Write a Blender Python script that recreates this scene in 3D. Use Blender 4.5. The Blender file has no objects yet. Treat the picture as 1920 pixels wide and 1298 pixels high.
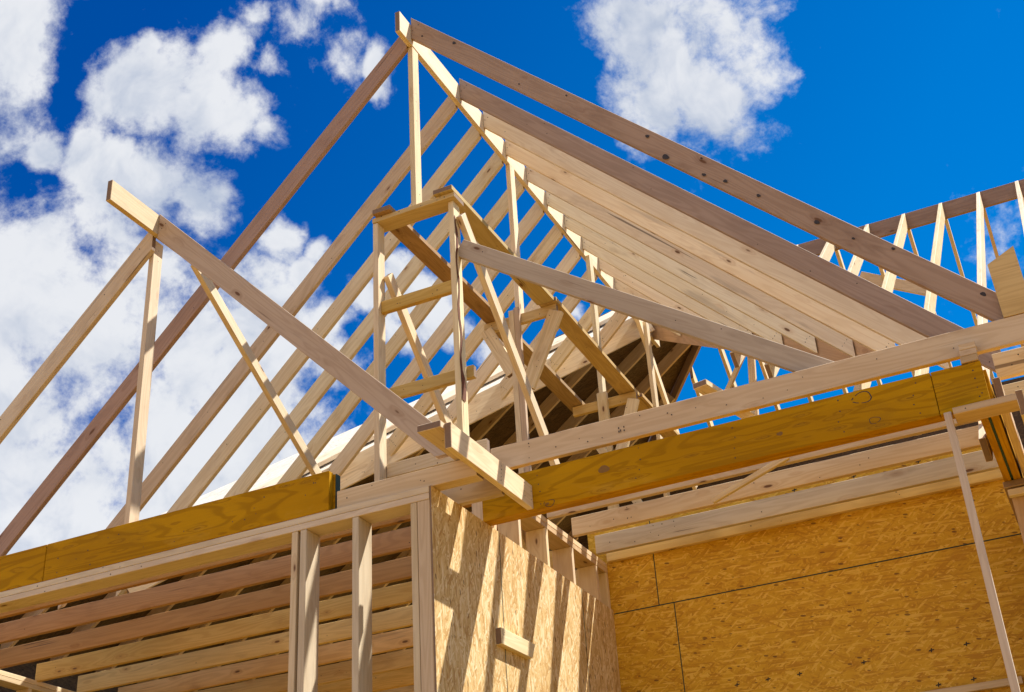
import bpy, bmesh, math, random
from mathutils import Vector, Matrix
random.seed(7)
sc = bpy.context.scene
COL = sc.collection

# ------------------------------------------------------------------ camera
cam_d = bpy.data.cameras.new('camera'); cam = bpy.data.objects.new('camera', cam_d); COL.objects.link(cam)
R_ = Vector((0.899254, 0.433749, -0.056598)); D_ = Vector((-0.256335, 0.417694, -0.871679)); F_ = Vector((-0.354449, 0.798369, 0.486798))
m = Matrix.Identity(4)
for i in range(3):
    m[i][0] = R_[i]; m[i][1] = -D_[i]; m[i][2] = -F_[i]
cam.matrix_world = m                       # eye at the world origin, the ground lies 1.6 m below
cam_d.sensor_width = 36; cam_d.sensor_fit = 'HORIZONTAL'; cam_d.lens = 45.615
cam_d.clip_start = 0.05; cam_d.clip_end = 3000
sc.camera = cam

# ------------------------------------------------------------------ light, sky, exposure
SUN = Vector((1.0, 0.95, 2.15)).normalized()
sd = bpy.data.lights.new('sun', 'SUN'); sun = bpy.data.objects.new('sun', sd); COL.objects.link(sun)
sun.rotation_euler = SUN.to_track_quat('Z', 'Y').to_euler()
sd.energy = 4.3; sd.angle = math.radians(0.5); sd.color = (1.0, 0.94, 0.83)
sc.view_settings.view_transform = 'Standard'; sc.view_settings.look = 'None'
sc.view_settings.exposure = 1.2; sc.view_settings.gamma = 1.0

# world: Nishita sky with cumulus placed by direction
world = bpy.data.worlds.new('World'); sc.world = world; world.use_nodes = True
nt = world.node_tree; N = nt.nodes; L = nt.links
for n in list(N): N.remove(n)
def nd(tree, typ, **kw):
    n = tree.nodes.new(typ)
    for k, v in kw.items(): setattr(n, k, v)
    return n
def setin(n, i, v):
    n.inputs[i].default_value = v
def math_(tree, op, a, b=None, c=None, clamp=False):
    n = tree.nodes.new('ShaderNodeMath'); n.operation = op; n.use_clamp = clamp
    for i, v in enumerate((a, b, c)):
        if v is None: continue
        if isinstance(v, (int, float)): n.inputs[i].default_value = v
        else: tree.links.new(v, n.inputs[i])
    return n.outputs[0]
def maprange(tree, v, a, b, c=0.0, d=1.0, smooth=True):
    n = tree.nodes.new('ShaderNodeMapRange'); n.interpolation_type = 'SMOOTHSTEP' if smooth else 'LINEAR'; n.clamp = True
    tree.links.new(v, n.inputs[0])
    for i, x in enumerate((a, b, c, d)): n.inputs[1 + i].default_value = x
    return n.outputs[0]
def mixc(tree, fac, a, b, blend='MIX'):
    n = tree.nodes.new('ShaderNodeMix'); n.data_type = 'RGBA'; n.blend_type = blend
    if isinstance(fac, (int, float)): n.inputs[0].default_value = fac
    else: tree.links.new(fac, n.inputs[0])
    for i, v in ((6, a), (7, b)):
        if isinstance(v, (tuple, list)): n.inputs[i].default_value = (v[0], v[1], v[2], 1)
        else: tree.links.new(v, n.inputs[i])
    return n.outputs[2]

SKY_STRENGTH = 0.067
sky = nd(nt, 'ShaderNodeTexSky', sky_type='NISHITA', sun_disc=False)
sky.sun_elevation = math.asin(SUN.z); sky.sun_rotation = math.atan2(SUN.x, SUN.y)
sky.air_density = 1.0; sky.dust_density = 0.15; sky.ozone_density = 3.0; sky.altitude = 600
hsv = nd(nt, 'ShaderNodeHueSaturation'); setin(hsv, 'Saturation', 1.55); setin(hsv, 'Hue', 0.512); setin(hsv, 'Value', 0.82)
L.new(sky.outputs[0], hsv.inputs['Color'])
tc = nd(nt, 'ShaderNodeTexCoord'); dirv = tc.outputs['Generated']
# domain warp so that the lumps do not read as circles
wn = nd(nt, 'ShaderNodeTexNoise'); setin(wn, 'Scale', 7.0); setin(wn, 'Detail', 4.0); L.new(dirv, wn.inputs['Vector'])
ws = nd(nt, 'ShaderNodeVectorMath', operation='SUBTRACT'); L.new(wn.outputs['Color'], ws.inputs[0]); setin(ws, 1, (0.5, 0.5, 0.5))
wm = nd(nt, 'ShaderNodeVectorMath', operation='SCALE'); L.new(ws.outputs[0], wm.inputs[0]); setin(wm, 'Scale', 0.09)
wa = nd(nt, 'ShaderNodeVectorMath', operation='ADD'); L.new(dirv, wa.inputs[0]); L.new(wm.outputs[0], wa.inputs[1])
wdir = wa.outputs[0]
# (azimuth from +Y towards -X, elevation, radius) in degrees
CLOUDS = [
 # (u, v, r): where the heaps of the cumulus stand, measured in the frame and turned into world directions below
 (-15,25,95),(28,70,42),
 (215,165,62),(290,170,78),(375,170,85),(450,205,75),(495,250,45),(400,95,66),(450,35,46),(245,90,26),(520,110,50),
 (560,40,66),(650,55,52),(722,100,32),(590,-25,80),
 (75,262,36),(150,285,52),(210,330,70),(295,355,75),(375,390,52),
 (0,500,95),(110,480,80),(225,440,90),(255,520,110),(60,620,220),(180,660,250),(350,540,60),(350,650,150),(440,720,190),
 (90,800,300),(300,840,330),(480,800,200),(-20,1000,200),(90,960,170),(60,580,150),(200,570,160),(560,690,100),(620,620,60),(680,570,50),
 (545,520,38),(575,465,32),(500,450,46),(780,560,65),(820,600,50),(740,640,55),(640,720,85),(930,650,40),(1060,590,24),
 (1230,60,112),(1275,120,140),(1235,180,105),(1330,195,115),(1395,95,80),(1425,155,55),(1365,230,52),(1185,262,36),
 (-300,500,300),(-300,100,200),(-250,900,400),(1050,-300,180),(300,-350,220),(2300,300,260),(2500,800,350),
]
fpx = 2432.81
mx = None
for (u, v, r) in CLOUDS:
    d = (R_ * ((u - 960) / fpx) + D_ * ((v - 649) / fpx) + F_).normalized()
    vd = nd(nt, 'ShaderNodeVectorMath', operation='DISTANCE'); L.new(wdir, vd.inputs[0]); setin(vd, 1, d)
    q = math_(nt, 'MULTIPLY_ADD', vd.outputs['Value'], -1.0 / (r / fpx * 1.12), 1.0)
    mx = q if mx is None else math_(nt, 'MAXIMUM', mx, q)
# unseen bright clouds added behind the camera as fill for the front faces
for (az, el, r) in ((180, 38, .42), (150, 30, .34), (215, 28, .36), (245, 45, .30), (120, 48, .30), (190, 62, .26), (265, 22, .28)):
    d = Vector((math.sin(math.radians(az)) * math.cos(math.radians(el)), math.cos(math.radians(az)) * math.cos(math.radians(el)), math.sin(math.radians(el))))
    vd = nd(nt, 'ShaderNodeVectorMath', operation='DISTANCE'); L.new(wdir, vd.inputs[0]); setin(vd, 1, d)
    mx = math_(nt, 'MAXIMUM', mx, math_(nt, 'MULTIPLY_ADD', vd.outputs['Value'], -1.0 / r, 1.0))
mx = math_(nt, 'MAXIMUM', mx, -1.0)
fb = nd(nt, 'ShaderNodeTexNoise'); setin(fb, 'Scale', 9.0); setin(fb, 'Detail', 12.0); setin(fb, 'Roughness', 0.60); setin(fb, 'Distortion', 0.12)
L.new(wdir, fb.inputs['Vector'])
fbh = nd(nt, 'ShaderNodeTexNoise'); setin(fbh, 'Scale', 34.0); setin(fbh, 'Detail', 10.0); setin(fbh, 'Roughness', 0.66); setin(fbh, 'Distortion', 0.1)
L.new(dirv, fbh.inputs['Vector'])
fbc = math_(nt, 'SUBTRACT', fb.outputs['Fac'], 0.5)
fbd = math_(nt, 'SUBTRACT', fbh.outputs['Fac'], 0.5)
dens = math_(nt, 'MULTIPLY_ADD', fbc, 2.9, math_(nt, 'MULTIPLY_ADD', fbd, 1.65, math_(nt, 'MULTIPLY', mx, 0.95)))
cov = math_(nt, 'MULTIPLY', maprange(nt, dens, -0.14, 0.60), 0.985)
# relief of the heaps: density a little way towards the sun, subtracted
so = nd(nt, 'ShaderNodeVectorMath', operation='ADD'); L.new(wdir, so.inputs[0]); setin(so, 1, Vector((0.006, 0.002, 0.020)))
fs_ = nd(nt, 'ShaderNodeTexNoise'); setin(fs_, 'Scale', 9.0); setin(fs_, 'Detail', 5.0); setin(fs_, 'Roughness', 0.60); setin(fs_, 'Distortion', 0.12); L.new(so.outputs[0], fs_.inputs['Vector'])
relief = math_(nt, 'SUBTRACT', fb.outputs['Fac'], fs_.outputs['Fac'])
fb2 = nd(nt, 'ShaderNodeTexNoise'); setin(fb2, 'Scale', 5.0); setin(fb2, 'Detail', 3.0); L.new(wdir, fb2.inputs['Vector'])
lowdark = math_(nt, 'MULTIPLY', math_(nt, 'SUBTRACT', fb2.outputs['Fac'], 0.5), 0.75)
shade = maprange(nt, math_(nt, 'ADD', math_(nt, 'MULTIPLY_ADD', relief, 1.4, lowdark), math_(nt, 'MULTIPLY', dens, -0.06)), -0.36, 0.12)
cloudc = mixc(nt, shade, (0.46, 0.53, 0.67), (0.82, 0.84, 0.88))
# paler towards the sun and the horizon
dts = nd(nt, 'ShaderNodeVectorMath', operation='DOT_PRODUCT'); L.new(dirv, dts.inputs[0]); setin(dts, 1, SUN)
spz = nd(nt, 'ShaderNodeSeparateXYZ'); L.new(dirv, spz.inputs[0])
tt = math_(nt, 'ADD', math_(nt, 'SUBTRACT', dts.outputs['Value'], spz.outputs[2]), 0.6)
gain = mixc(nt, maprange(nt, tt, 0.5, 0.8, smooth=False), (1, 0.80, 0.94), (1, 1.48, 1.20))
skm = nd(nt, 'ShaderNodeVectorMath', operation='MULTIPLY'); L.new(hsv.outputs[0], skm.inputs[0]); L.new(gain, skm.inputs[1])
skyc = nd(nt, 'ShaderNodeVectorMath', operation='SCALE'); L.new(skm.outputs[0], skyc.inputs[0]); setin(skyc, 'Scale', SKY_STRENGTH)
CLOUD_GAIN = 0.44
cg = nd(nt, 'ShaderNodeVectorMath', operation='SCALE'); L.new(cloudc, cg.inputs[0])
# cloud gain raised away from the sun to strengthen the added fill
L.new(math_(nt, 'MULTIPLY', maprange(nt, dts.outputs['Value'], 0.35, -0.45, 1.0, 2.3), CLOUD_GAIN), cg.inputs['Scale'])
fin = mixc(nt, cov, skyc.outputs[0], cg.outputs[0])
bg = nd(nt, 'ShaderNodeBackground'); setin(bg, 'Strength', 1.0); L.new(fin, bg.inputs['Color'])
wo = nd(nt, 'ShaderNodeOutputWorld'); L.new(bg.outputs[0], wo.inputs[0])

# ------------------------------------------------------------------ materials
def new_mat(name):
    mt = bpy.data.materials.new(name); mt.use_nodes = True
    t = mt.node_tree
    for n in list(t.nodes): t.nodes.remove(n)
    b = t.nodes.new('ShaderNodeBsdfPrincipled'); o = t.nodes.new('ShaderNodeOutputMaterial')
    t.links.new(b.outputs[0], o.inputs[0])
    return mt, t, b
def obj_coords(t, off=19.0):
    """object coordinates (x runs along the board) shifted by a per-object random amount"""
    c = t.nodes.new('ShaderNodeTexCoord'); oi = t.nodes.new('ShaderNodeObjectInfo')
    s = t.nodes.new('ShaderNodeVectorMath'); s.operation = 'SCALE'; s.inputs[0].default_value = (off, off * 0.37, off * 0.71)
    t.links.new(oi.outputs['Random'], s.inputs['Scale'])
    a = t.nodes.new('ShaderNodeVectorMath'); a.operation = 'ADD'
    t.links.new(c.outputs['Object'], a.inputs[0]); t.links.new(s.outputs[0], a.inputs[1])
    return a.outputs[0], oi.outputs['Random'], c.outputs['Object']
def scaled(t, v, s, r=(0, 0, 0)):
    mp = t.nodes.new('ShaderNodeMapping'); mp.inputs['Scale'].default_value = s; mp.inputs['Rotation'].default_value = r
    t.links.new(v, mp.inputs['Vector']); return mp.outputs[0]
def noise(t, v, scale=1.0, detail=3.0, rough=0.55, dist=0.0):
    n = t.nodes.new('ShaderNodeTexNoise'); n.inputs['Scale'].default_value = scale; n.inputs['Detail'].default_value = detail
    n.inputs['Roughness'].default_value = rough; n.inputs['Distortion'].default_value = dist
    t.links.new(v, n.inputs['Vector']); return n.outputs['Fac'], n.outputs['Color']

def lumber_mat(name, light, mid, dark, knot=(0.14, 0.065, 0.03), knots=True):
    mt, t, b = new_mat(name)
    v, rnd, _ = obj_coords(t)
    ksum = None
    if knots:
        vo = t.nodes.new('ShaderNodeTexVoronoi'); vo.inputs['Scale'].default_value = 1.0
        wv, wc = noise(t, scaled(t, v, (3, 9, 9)), 1.0, 2)
        sub = t.nodes.new('ShaderNodeVectorMath'); sub.operation = 'MULTIPLY_ADD'; t.links.new(wc, sub.inputs[0])
        sub.inputs[1].default_value = (0.10, 0.16, 0.16); t.links.new(scaled(t, v, (2.9, 8.5, 8.5)), sub.inputs[2])
        t.links.new(sub.outputs[0], vo.inputs['Vector'])
        kd = vo.outputs['Distance']
        kr = t.nodes.new('ShaderNodeSeparateColor'); t.links.new(vo.outputs['Color'], kr.inputs[0])
        keep = math_(t, 'GREATER_THAN', kr.outputs[0], 0.22)
        core = math_(t, 'MULTIPLY', maprange(t, kd, 0.10, 0.055), keep)
        halo = math_(t, 'MULTIPLY', maprange(t, kd, 0.30, 0.05), keep)
        ksum = (core, halo)
    # growth rings: bands of a stretched noise field, bent round the knots
    g, _ = noise(t, scaled(t, v, (0.55, 7.0, 7.0)), 1.0, 2.0, 0.5, 0.3)
    if ksum: g = math_(t, 'MULTIPLY_ADD', ksum[1], 0.10, g)
    ring = math_(t, 'SINE', math_(t, 'MULTIPLY', g, 95.0))
    ring = maprange(t, ring, -0.6, 1.0)
    fine, _ = noise(t, scaled(t, v, (3.0, 85.0, 85.0)), 1.0, 3.0, 0.6)
    broad, _ = noise(t, scaled(t, v, (0.9, 5.0, 5.0)), 1.0, 3.0)
    smudge, _ = noise(t, scaled(t, v, (2.2, 6.0, 6.0)), 1.0, 5.0, 0.6)
    c = mixc(t, maprange(t, broad, 0.35, 0.68), light, mid)
    c = mixc(t, math_(t, 'MULTIPLY', ring, 0.27), c, dark)
    c = mixc(t, math_(t, 'MULTIPLY', maprange(t, fine, 0.45, 0.75), 0.20), c, dark)
    c = mixc(t, math_(t, 'MULTIPLY', maprange(t, smudge, 0.56, 0.78), 0.34), c, (dark[0]*0.55, dark[1]*0.5, dark[2]*0.5))
    st_, _ = noise(t, scaled(t, v, (0.75, 9.0, 9.0)), 1.0, 4.0, 0.6, 0.4)
    c = mixc(t, math_(t, 'MULTIPLY', maprange(t, st_, 0.63, 0.74), 0.45), c, (dark[0] * 0.5, dark[1] * 0.55, dark[2] * 0.75))
    sp_, _ = noise(t, scaled(t, v, (1.1, 55.0, 55.0)), 1.0, 1.0, 0.5, 0.2)
    sp2, _ = noise(t, scaled(t, v, (1.3, 4.0, 4.0)), 1.0, 1.0)
    c = mixc(t, math_(t, 'MULTIPLY', math_(t, 'MULTIPLY', maprange(t, sp_, 0.70, 0.74), maprange(t, sp2, 0.52, 0.60)), 0.7), c, (0.10, 0.06, 0.035))
    # board to board variation
    tint = t.nodes.new('ShaderNodeHueSaturation')
    t.links.new(maprange(t, rnd, 0, 1, 0.87, 1.07, False), tint.inputs['Value'])
    rr = math_(t, 'FRACT', math_(t, 'MULTIPLY', rnd, 17.31))
    t.links.new(maprange(t, rr, 0, 1, 0.85, 1.12, False), tint.inputs['Saturation'])
    r3 = math_(t, 'FRACT', math_(t, 'MULTIPLY', rnd, 7.77))
    t.links.new(maprange(t, r3, 0, 1, 0.490, 0.508, False), tint.inputs['Hue'])
    t.links.new(c, tint.inputs['Color']); c = tint.outputs[0]
    if ksum:
        c = mixc(t, math_(t, 'MULTIPLY', ksum[1], 0.35), c, (dark[0]*0.8, dark[1]*0.62, dark[2]*0.5))
        c = mixc(t, math_(t, 'MULTIPLY', ksum[0], 0.95), c, knot)
    t.links.new(c, b.inputs['Base Color'])
    b.inputs['Roughness'].default_value = 0.72; b.inputs['Specular IOR Level'].default_value = 0.25
    bp = t.nodes.new('ShaderNodeBump'); bp.inputs['Strength'].default_value = 0.08; bp.inputs['Distance'].default_value = 0.001
    t.links.new(fine, bp.inputs['Height']); t.links.new(bp.outputs[0], b.inputs['Normal'])
    return mt
WOOD = lumber_mat('spruce_lumber', (0.74, 0.605, 0.40), (0.68, 0.53, 0.325), (0.50, 0.34, 0.17))
CREAM = lumber_mat('cream_lumber', (0.80, 0.69, 0.515), (0.755, 0.63, 0.45), (0.58, 0.43, 0.26))
YELL = lumber_mat('yellow_lumber', (0.63, 0.445, 0.18), (0.55, 0.365, 0.125), (0.38, 0.225, 0.065))
GOLD = lumber_mat('golden_lumber', (0.71, 0.465, 0.165), (0.63, 0.385, 0.115), (0.41, 0.215, 0.05))
ORNG = lumber_mat('orange_brown_lumber', (0.52, 0.285, 0.075), (0.45, 0.235, 0.055), (0.28, 0.125, 0.025))
STAIN = lumber_mat('stained_plank_lumber', (0.40, 0.25, 0.09), (0.31, 0.18, 0.055), (0.15, 0.08, 0.025))
PLNK = lumber_mat('plank_lumber', (0.55, 0.375, 0.115), (0.47, 0.305, 0.075), (0.30, 0.175, 0.035))
LEDG = lumber_mat('bright_yellow_lumber', (0.86, 0.62, 0.20), (0.80, 0.55, 0.15), (0.58, 0.36, 0.09))
RUST = lumber_mat('reddish_lumber', (0.52, 0.315, 0.18), (0.46, 0.265, 0.14), (0.30, 0.155, 0.075))
PINK = lumber_mat('tan_lumber', (0.58, 0.43, 0.275), (0.52, 0.37, 0.225), (0.35, 0.22, 0.115))
GREY = lumber_mat('pale_lumber', (0.655, 0.53, 0.37), (0.60, 0.465, 0.305), (0.44, 0.31, 0.18))
TAUPE = lumber_mat('weathered_lumber', (0.49, 0.39, 0.285), (0.44, 0.34, 0.24), (0.31, 0.22, 0.145))
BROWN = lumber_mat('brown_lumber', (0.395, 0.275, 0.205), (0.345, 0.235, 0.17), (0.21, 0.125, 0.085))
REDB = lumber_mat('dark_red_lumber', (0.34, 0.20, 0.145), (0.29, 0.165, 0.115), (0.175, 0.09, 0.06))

def lvl_mat():
    mt, t, b = new_mat('laminated_veneer_lumber')
    v, rnd, _ = obj_coords(t)
    vo = t.nodes.new('ShaderNodeTexVoronoi'); t.links.new(scaled(t, v, (1.05, 5.2, 5.2)), vo.inputs['Vector'])
    kd = vo.outputs['Distance']; kr = t.nodes.new('ShaderNodeSeparateColor'); t.links.new(vo.outputs['Color'], kr.inputs[0])
    keep = math_(t, 'GREATER_THAN', kr.outputs[0], 0.62)
    halo = math_(t, 'MULTIPLY', maprange(t, kd, 0.55, 0.0), keep)
    ringk = math_(t, 'MULTIPLY', maprange(t, math_(t, 'ABSOLUTE', math_(t, 'SUBTRACT', kd, 0.13)), 0.028, 0.004), keep)
    core = math_(t, 'MULTIPLY', maprange(t, kd, 0.11, 0.03), math_(t, 'GREATER_THAN', kr.outputs[1], 0.5))
    core = math_(t, 'MULTIPLY', core, keep)
    g, _ = noise(t, scaled(t, v, (0.5, 4.5, 4.5)), 1.0, 3.0, 0.55, 1.1)
    g = math_(t, 'MULTIPLY_ADD', halo, 0.16, g)
    ring = maprange(t, math_(t, 'SINE', math_(t, 'MULTIPLY', g, 62.0)), -0.2, 1.0)
    fine, _ = noise(t, scaled(t, v, (3.0, 120.0, 120.0)), 1.0, 3.0, 0.6)
    broad, _ = noise(t, scaled(t, v, (0.8, 3.0, 3.0)), 1.0, 3.0)
    c = mixc(t, maprange(t, broad, 0.35, 0.68), (0.51, 0.265, 0.004), (0.42, 0.205, 0.003))
    c = mixc(t, math_(t, 'MULTIPLY', ring, 0.50), c, (0.26, 0.115, 0.002))
    c = mixc(t, math_(t, 'MULTIPLY', maprange(t, fine, 0.45, 0.75), 0.25), c, (0.36, 0.19, 0.01))
    sm_, _ = noise(t, scaled(t, v, (1.6, 5.0, 5.0)), 1.0, 6.0, 0.65)
    c = mixc(t, math_(t, 'MULTIPLY', maprange(t, sm_, 0.50, 0.74), 0.45), c, (0.27, 0.135, 0.012))
    c = mixc(t, math_(t, 'MULTIPLY', maprange(t, sm_, 0.44, 0.28), 0.35), c, (0.60, 0.36, 0.05))
    c = mixc(t, math_(t, 'MULTIPLY', halo, 0.25), c, (0.25, 0.12, 0.02))
    c = mixc(t, math_(t, 'MULTIPLY', ringk, 0.4), c, (0.07, 0.035, 0.012))
    c = mixc(t, math_(t, 'MULTIPLY', core, 0.7), c, (0.12, 0.06, 0.018))
    t.links.new(c, b.inputs['Base Color']); b.inputs['Roughness'].default_value = 0.6; b.inputs['Specular IOR Level'].default_value = 0.04
    return mt
LVL = lvl_mat()

def osb_mat(name, cols, fleck, gap=(0.05, 0.03, 0.015), upright=False):
    """strand board: layers of stretched cells turned to different angles, laid over each other"""
    mt, t, b = new_mat(name)
    v, rnd, obj = obj_coords(t)
    sep = t.nodes.new('ShaderNodeSeparateXYZ'); t.links.new(v, sep.inputs[0])
    cmb = t.nodes.new('ShaderNodeCombineXYZ')
    t.links.new(sep.outputs[2 if upright else 0], cmb.inputs[0]); t.links.new(sep.outputs[0 if upright else 2], cmb.inputs[1])
    p = cmb.outputs[0]
    nv, nc = noise(t, p, 9.0, 2.0)
    w = t.nodes.new('ShaderNodeVectorMath'); w.operation = 'MULTIPLY_ADD'; t.links.new(nc, w.inputs[0])
    w.inputs[1].default_value = (0.005, 0.005, 0); t.links.new(p, w.inputs[2]); p2 = w.outputs[0]
    c = mixc(t, nv, cols[0], cols[1])
    hgt = None
    for k, (ang, ln, wd) in enumerate(((8, .12, .017), (-24, .10, .014), (52, .08, .013), (-58, .075, .012), (82, .06, .013), (-9, .13, .016), (31, .09, .012), (-38, .09, .013), (3, .11, .011))):
        vo = t.nodes.new('ShaderNodeTexVoronoi'); vo.voronoi_dimensions = '2D'; vo.inputs['Scale'].default_value = 1.0
        mp = t.nodes.new('ShaderNodeMapping'); mp.inputs['Rotation'].default_value = (0, 0, math.radians(ang)); mp.inputs['Location'].default_value = (k * 3.7, k * 1.9, 0)
        t.links.new(p2, mp.inputs['Vector'])
        t.links.new(scaled(t, mp.outputs[0], (1 / ln, 1 / wd, 1)), vo.inputs['Vector'])
        s = t.nodes.new('ShaderNodeSeparateColor'); t.links.new(vo.outputs['Color'], s.inputs[0])
        mask = math_(t, 'MULTIPLY', math_(t, 'GREATER_THAN', s.outputs[0], 0.52), maprange(t, vo.outputs['Distance'], 0.62, 0.50))
        st, _ = noise(t, scaled(t, mp.outputs[0], (14, 260, 1)), 1.0, 2.0)
        tone = math_(t, 'MULTIPLY_ADD', math_(t, 'SUBTRACT', st, 0.5), 0.8, s.outputs[1])
        cr = t.nodes.new('ShaderNodeValToRGB'); t.links.new(tone, cr.inputs[0])
        e = cr.color_ramp.elements
        e[0].position = 0.05; e[0].color = (*cols[3], 1); e[1].position = 0.95; e[1].color = (*cols[2], 1)
        x = e.new(0.35); x.color = (*cols[1], 1); x = e.new(0.7); x.color = (*cols[0], 1)
        c = mixc(t, math_(t, 'MULTIPLY', mask, 0.86), c, cr.outputs[0])
        hh = math_(t, 'MULTIPLY', mask, s.outputs[2]); hgt = hh if hgt is None else math_(t, 'MAXIMUM', hgt, hh)
    # bark flecks
    vo = t.nodes.new('ShaderNodeTexVoronoi'); vo.voronoi_dimensions = '2D'
    mp = t.nodes.new('ShaderNodeMapping'); mp.inputs['Rotation'].default_value = (0, 0, math.radians(10)); t.links.new(p2, mp.inputs['Vector'])
    t.links.new(scaled(t, mp.outputs[0], (17, 46, 1)), vo.inputs['Vector']); vo.inputs['Scale'].default_value = 1.0
    s = t.nodes.new('ShaderNodeSeparateColor'); t.links.new(vo.outputs['Color'], s.inputs[0])
    rad = math_(t, 'MULTIPLY', math_(t, 'SUBTRACT', s.outputs[0], 0.90), 3.0)
    fl = maprange(t, math_(t, 'SUBTRACT', vo.outputs['Distance'], rad), 0.05, -0.03)
    c = mixc(t, math_(t, 'MULTIPLY', fl, 0.8), c, fleck)
    t.links.new(c, b.inputs['Base Color']); b.inputs['Roughness'].default_value = 0.6; b.inputs['Specular IOR Level'].default_value = 0.3
    bp = t.nodes.new('ShaderNodeBump'); bp.inputs['Strength'].default_value = 0.5; bp.inputs['Distance'].default_value = 0.0015
    t.links.new(hgt, bp.inputs['Height']); t.links.new(bp.outputs[0], b.inputs['Normal'])
    return mt
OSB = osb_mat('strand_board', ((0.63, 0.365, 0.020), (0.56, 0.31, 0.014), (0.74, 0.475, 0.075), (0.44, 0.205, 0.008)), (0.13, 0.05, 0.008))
OSBV = osb_mat('strand_board_sunlit', ((0.68, 0.50, 0.25), (0.60, 0.415, 0.18), (0.82, 0.68, 0.45), (0.44, 0.25, 0.08)), (0.13, 0.06, 0.02), upright=True)  # paler copy of the strand board, sunlight put into its colour
OSBD = osb_mat('strand_board_shade_dark', ((0.085, 0.05, 0.024), (0.065, 0.036, 0.017), (0.12, 0.072, 0.035), (0.045, 0.025, 0.011)), (0.02, 0.011, 0.006))  # strand board coloured near-black to stand in for deep shade
OSBW = osb_mat('pale_roof_board', ((0.74, 0.70, 0.62), (0.70, 0.65, 0.56), (0.79, 0.76, 0.70), (0.60, 0.53, 0.42)), (0.33, 0.25, 0.16))

def plain(name, col, rough=0.8, ns=30.0, var=0.25):
    mt, t, b = new_mat(name)
    v, rnd, obj = obj_coords(t)
    n, _ = noise(t, v, ns, 4.0)
    c = mixc(t, math_(t, 'MULTIPLY', n, var * 2), col, tuple(x * 0.55 for x in col))
    t.links.new(c, b.inputs['Base Color']); b.inputs['Roughness'].default_value = rough
    return mt
NAIL = plain('nail_head', (0.035, 0.022, 0.016), 0.6)
GREEN = plain('green_end_seal', (0.010, 0.055, 0.050), 0.6)
SEAM = plain('green_sheet_edge', (0.018, 0.045, 0.035), 0.8)
INK = plain('ink_print', (0.03, 0.025, 0.02), 0.8)
BARK = plain('bark', (0.17, 0.055, 0.022), 0.9, 60, 0.4)
EARTH = plain('bare_earth', (0.31, 0.168, 0.012), 0.95, 1.5, 0.25)
KNOT = plain('knot', (0.26, 0.12, 0.006), 0.7, 80, 0.4)
END = plain('end_grain', (0.25, 0.16, 0.105), 0.85, 60, 0.3)
SLAB = plain('plywood_subfloor', (0.36, 0.21, 0.022), 0.8, 4.0, 0.2)
CONC = plain('concrete', (0.33, 0.31, 0.28), 0.9, 6.0, 0.2)

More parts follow.
